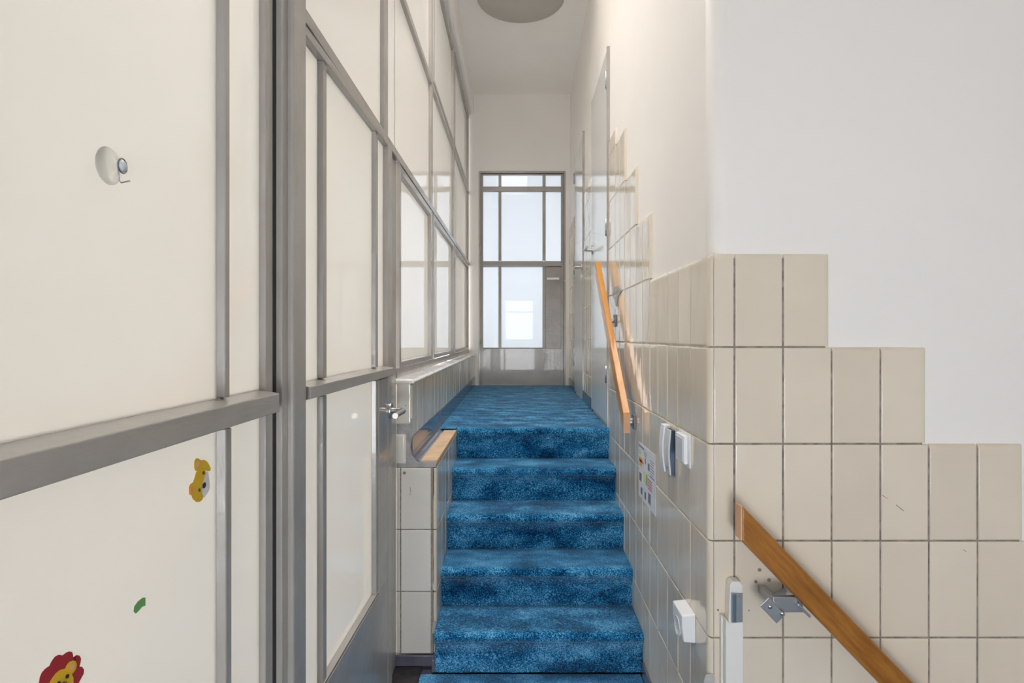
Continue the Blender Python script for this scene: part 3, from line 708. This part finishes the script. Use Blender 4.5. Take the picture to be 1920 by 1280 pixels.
no = tag(empty('notice_sheet', (0.474, 2.12, -0.51)), 'printed white notice with small coloured icons taped to the tiles', 'notice')
box('sheet', 'paper', 0.4738, 0.4747, 1.985, 2.262, -0.616, -0.408, no)
SX = 0.4737
def mark(a, c, z0, z1, mat, name='printed_mark'):           # a, c in 0..1 along the sheet from its far side
    ya_, yb_ = 2.262-0.277*c, 2.262-0.277*a; t0 = -0.408-0.208*z0; t1 = -0.408-0.208*z1
    return MB().box(SX-0.0003, SX, ya_, yb_, t1, t0).build(name, mat, no)
for k in range(5): mark(0.05, 0.12+0.05*k, 0.13+0.045*k, 0.165+0.045*k, ('inkgreen', 'inkgreen', 'inkyellow', 'inkorange', 'inkred')[k], 'energy_bar')
mark(0.06, 0.22, 0.30, 0.42, 'inkorange', 'energy_arrow')
mark(0.03, 0.35, 0.05, 0.08, 'inkgrey', 'text_line')
for k in range(7): mark(0.72, 0.94-0.03*(k % 3), 0.15+0.045*k, 0.165+0.045*k, 'inkgrey', 'text_line')
mark(0.40, 0.46, 0.20, 0.30, 'inkgrey', 'icon'); mark(0.58, 0.68, 0.24, 0.36, 'inkgrey', 'icon')
mark(0.06, 0.20, 0.55, 0.70, 'inkgrey', 'icon'); mark(0.33, 0.44, 0.45, 0.65, 'inkyellow', 'icon'); mark(0.46, 0.56, 0.47, 0.66, 'inkgreen', 'icon')
for k in range(4): mark(0.58, 0.80, 0.50+0.05*k, 0.53+0.05*k, 'inkred', 'text_line')
mark(0.15, 0.25, 0.80, 0.92, 'inkgrey', 'icon'); mark(0.38, 0.48, 0.80, 0.93, 'inkgrey', 'icon'); mark(0.60, 0.74, 0.74, 0.92, 'inkgrey', 'icon')
for k in range(3): mark(0.36, 0.52, 0.10+0.03*k, 0.112+0.03*k, 'inkgrey', 'text_line')
for z in (0.44,): mark(0.58, 0.98, z, z+0.006, 'inkgrey', 'rule_line')

# ------------------------------------------------------------------ ceiling lamp
la = tag(empty('ceiling_lamp', (0.022, 3.75, CE)), 'round frosted glass ceiling lamp with copper clips above the stairs', 'lamp')
cx, cy, zl, Rr = 0.026, 3.80, 2.19, 0.285
MB().lathe((cx, cy, 0), (0, 0, 1), [(0.0, zl-0.012), (0.08, zl-0.0115), (0.16, zl-0.009), (0.23, zl-0.004), (0.265, zl+0.001), (0.280, zl+0.006), (Rr, zl+0.012), (Rr+0.001, zl+0.018), (0.278, zl+0.021), (0.20, zl+0.012), (0.0, zl+0.008)], 72).build('lamp_shade', 'lamp_glass', la)
MB().lathe((cx, cy, 0), (0, 0, 1), [(0.0, CE), (0.13, CE), (0.13, CE-0.035), (0.06, CE-0.05), (0.05, zl+0.018), (0, zl+0.018)], 48).build('canopy', 'white_paint', la)
for a_ in (math.radians(-4), math.radians(184), math.radians(270)):
    c0 = Vector((cx+math.cos(a_)*(Rr+0.006), cy+math.sin(a_)*(Rr+0.006), 0)); ins = Vector((math.cos(a_), math.sin(a_), 0))
    MB().tube([c0-ins*0.02+Z*(zl+0.000), c0+Z*(zl+0.000), c0+ins*0.004+Z*(zl+0.006), c0+ins*0.002+Z*(zl+0.05), c0-ins*0.16+Z*(CE-0.03)], 0.003, 8).build('clip', 'copper', la)

# ------------------------------------------------------------------ suction hook and stickers on the nearest door glass
XGL = XF-0.0115+0.0002
def ong(px, py, off=0.0):
    xx = XGL+off; y = XGL*1090/(px-969); z = -(py-630)*y/1090; return Vector((xx, y, z))
sh = tag(empty('suction_hook', ong(201, 311)), 'clear suction cup with a small wire hook stuck on the nearest glass pane', 'hook')
M['clear'] = plain('clear soft plastic', (0.93, 0.93, 0.9), 0.5); M['clear'].node_tree.nodes['Principled BSDF'].inputs['Transmission Weight'].default_value = 0.93; M['clear'].node_tree.nodes['Principled BSDF'].inputs['IOR'].default_value = 1.12
M['wire'] = plain('dark steel wire', (0.25, 0.24, 0.26), 0.3, metal=0.9)
c = ong(203, 311)
MB().lathe(c, (1, 0, 0), [(0.0, 0.0002), (0.0215, 0.0002), (0.0215, 0.0010), (0.018, 0.0022), (0.011, 0.006), (0.0065, 0.0105), (0.0055, 0.014), (0.0, 0.014)], 40).build('suction_cup', 'clear', sh)
MB().lathe(c, (1, 0, 0), [(0.0, 0.0135), (0.0065, 0.0135), (0.0075, 0.0155), (0.006, 0.018), (0.003, 0.0195), (0.0, 0.020)], 28).build('knob', 'grey_plastic', sh)
ring = [c+Vector((0.0165, 0.0078*math.cos(t), 0.0085*math.sin(t))) for t in [math.radians(200+k*20) for k in range(18)]]
pts = ring+[c+Vector((0.0165, -0.0078, -0.004)), c+Vector((0.0165, -0.006, -0.018)), c+Vector((0.0175, -0.004, -0.0205)), c+Vector((0.026, -0.001, -0.0175))]
MB().tube(pts, 0.0008, 8).build('wire_hook', 'wire', sh)

def blob(px, py, rx, ry, rot=0, n=28, sc=None):
    out = []
    for k in range(n):
        t = 2*math.pi*k/n; q = 1 if sc is None else 1+sc[1]*abs(math.sin(sc[0]*t/2))
        x_ = rx*math.cos(t)*q; y_ = ry*math.sin(t)*q; r_ = math.radians(rot)
        out.append((px+x_*math.cos(r_)-y_*math.sin(r_), py+x_*math.sin(r_)+y_*math.cos(r_)))
    return out
def sticker(par, name, pts, layer, mat):
    P_ = [ong(a, b_, 0.0002+0.0004*layer) for a, b_ in pts]
    return MB().extrude(P_, (0.0004, 0, 0)).build(name, mat, par)
gi = tag(empty('giraffe_sticker', ong(372, 900)), 'yellow animal head sticker with a dark nose below the door rail', 'sticker')
K = lambda L: [(340+a/12.8, 850+b_/12.8) for a, b_ in L]
sticker(gi, 'muzzle', K([(560, 430), (640, 420), (650, 560), (680, 700), (670, 850), (600, 980), (540, 1060), (480, 1000), (470, 860), (480, 700), (520, 560)]), 0, 'white')
sticker(gi, 'head', K([(345, 440), (440, 380), (560, 420), (590, 470), (550, 540), (520, 640), (490, 720), (470, 850), (480, 960), (515, 1020), (490, 1110), (430, 1160), (340, 1160), (260, 1090), (230, 1000), (250, 850), (270, 690), (310, 560)]), 1, 'yellow')
sticker(gi, 'upper_head', K([(290, 190), (340, 110), (400, 120), (450, 160), (530, 150), (600, 190), (650, 270), (690, 360), (670, 420), (580, 410), (500, 420), (320, 415), (290, 340)]), 2, 'yellow')
sticker(gi, 'ear', K([(160, 900), (165, 800), (200, 730), (260, 690), (290, 760), (280, 900), (260, 980), (200, 1000), (165, 970)]), 2, 'yellow')
sticker(gi, 'inner_ear', K([(185, 900), (195, 830), (240, 790), (262, 850), (250, 930), (200, 960)]), 3, 'orange')
sticker(gi, 'inner_ear', K([(330, 300), (345, 210), (390, 180), (420, 210), (390, 290), (345, 330)]), 3, 'pink')
sticker(gi, 'eye', blob(340+513/12.8, 850+463/12.8, 1.9, 3.4, 10), 3, 'brown'); sticker(gi, 'eye', blob(340+412/12.8, 850+876/12.8, 1.6, 3.3, 0), 3, 'brown')
sticker(gi, 'nose', blob(340+528/12.8, 850+762/12.8, 2.7, 5.8, 12), 3, 'black')
ls = tag(empty('leaf_sticker', ong(261, 1134)), 'small green leaf sticker on the lower glass pane', 'sticker')
sticker(ls, 'leaf', [(250, 1146), (251, 1137), (258, 1127), (267, 1120), (272, 1120), (272, 1135), (266, 1137), (259, 1145), (254, 1150)], 0, 'leafgreen')
li = tag(empty('lion_sticker', ong(118, 1270)), 'lion sticker with scalloped red mane at the bottom left corner', 'sticker')
K2 = lambda L: [(60+a/16, 1200+b_/16) for a, b_ in L]
sticker(li, 'mane', K2([(200, 1280), (230, 1100), (290, 960), (390, 850), (520, 760), (570, 640), (680, 490), (790, 430), (910, 450), (1010, 370), (1110, 330), (1190, 350), (1215, 430), (1230, 540), (1240, 500), (1330, 440), (1420, 460), (1460, 560), (1440, 680), (1410, 790), (1490, 790), (1550, 880), (1540, 1000), (1480, 1110), (1390, 1280), (1400, 1450), (1300, 1640), (1120, 1740), (900, 1790), (640, 1740), (400, 1640), (250, 1480)]), 0, 'red')
sticker(li, 'face', K2([(520, 1250), (590, 1130), (700, 980), (820, 890), (960, 850), (1080, 910), (1170, 1020), (1220, 1120), (1220, 1280), (1180, 1420), (1050, 1560), (850, 1620), (650, 1560), (540, 1430)]), 1, 'yellow')
sticker(li, 'ear', K2([(960, 860), (1010, 740), (1080, 650), (1190, 600), (1280, 630), (1310, 720), (1290, 840), (1230, 940), (1150, 1030), (1060, 950)]), 2, 'yellow')
sticker(li, 'inner_ear', blob(60+1165/16, 1200+795/16, 4, 6, 15), 3, 'pink')
sticker(li, 'eye', blob(60+1020/16, 1200+1080/16, 3, 4.5, 25), 3, 'black'); sticker(li, 'eye', blob(60+760/16, 1200+1290/16, 3, 4.5, 25), 3, 'black')
sticker(li, 'nose', blob(60+950/16, 1200+1300/16, 5, 4, 25), 3, 'brown')
sticker(li, 'mane_fold', K2([(1230, 560), (1250, 500), (1330, 440), (1350, 445), (1290, 520), (1290, 610)]), 1, 'darkred')
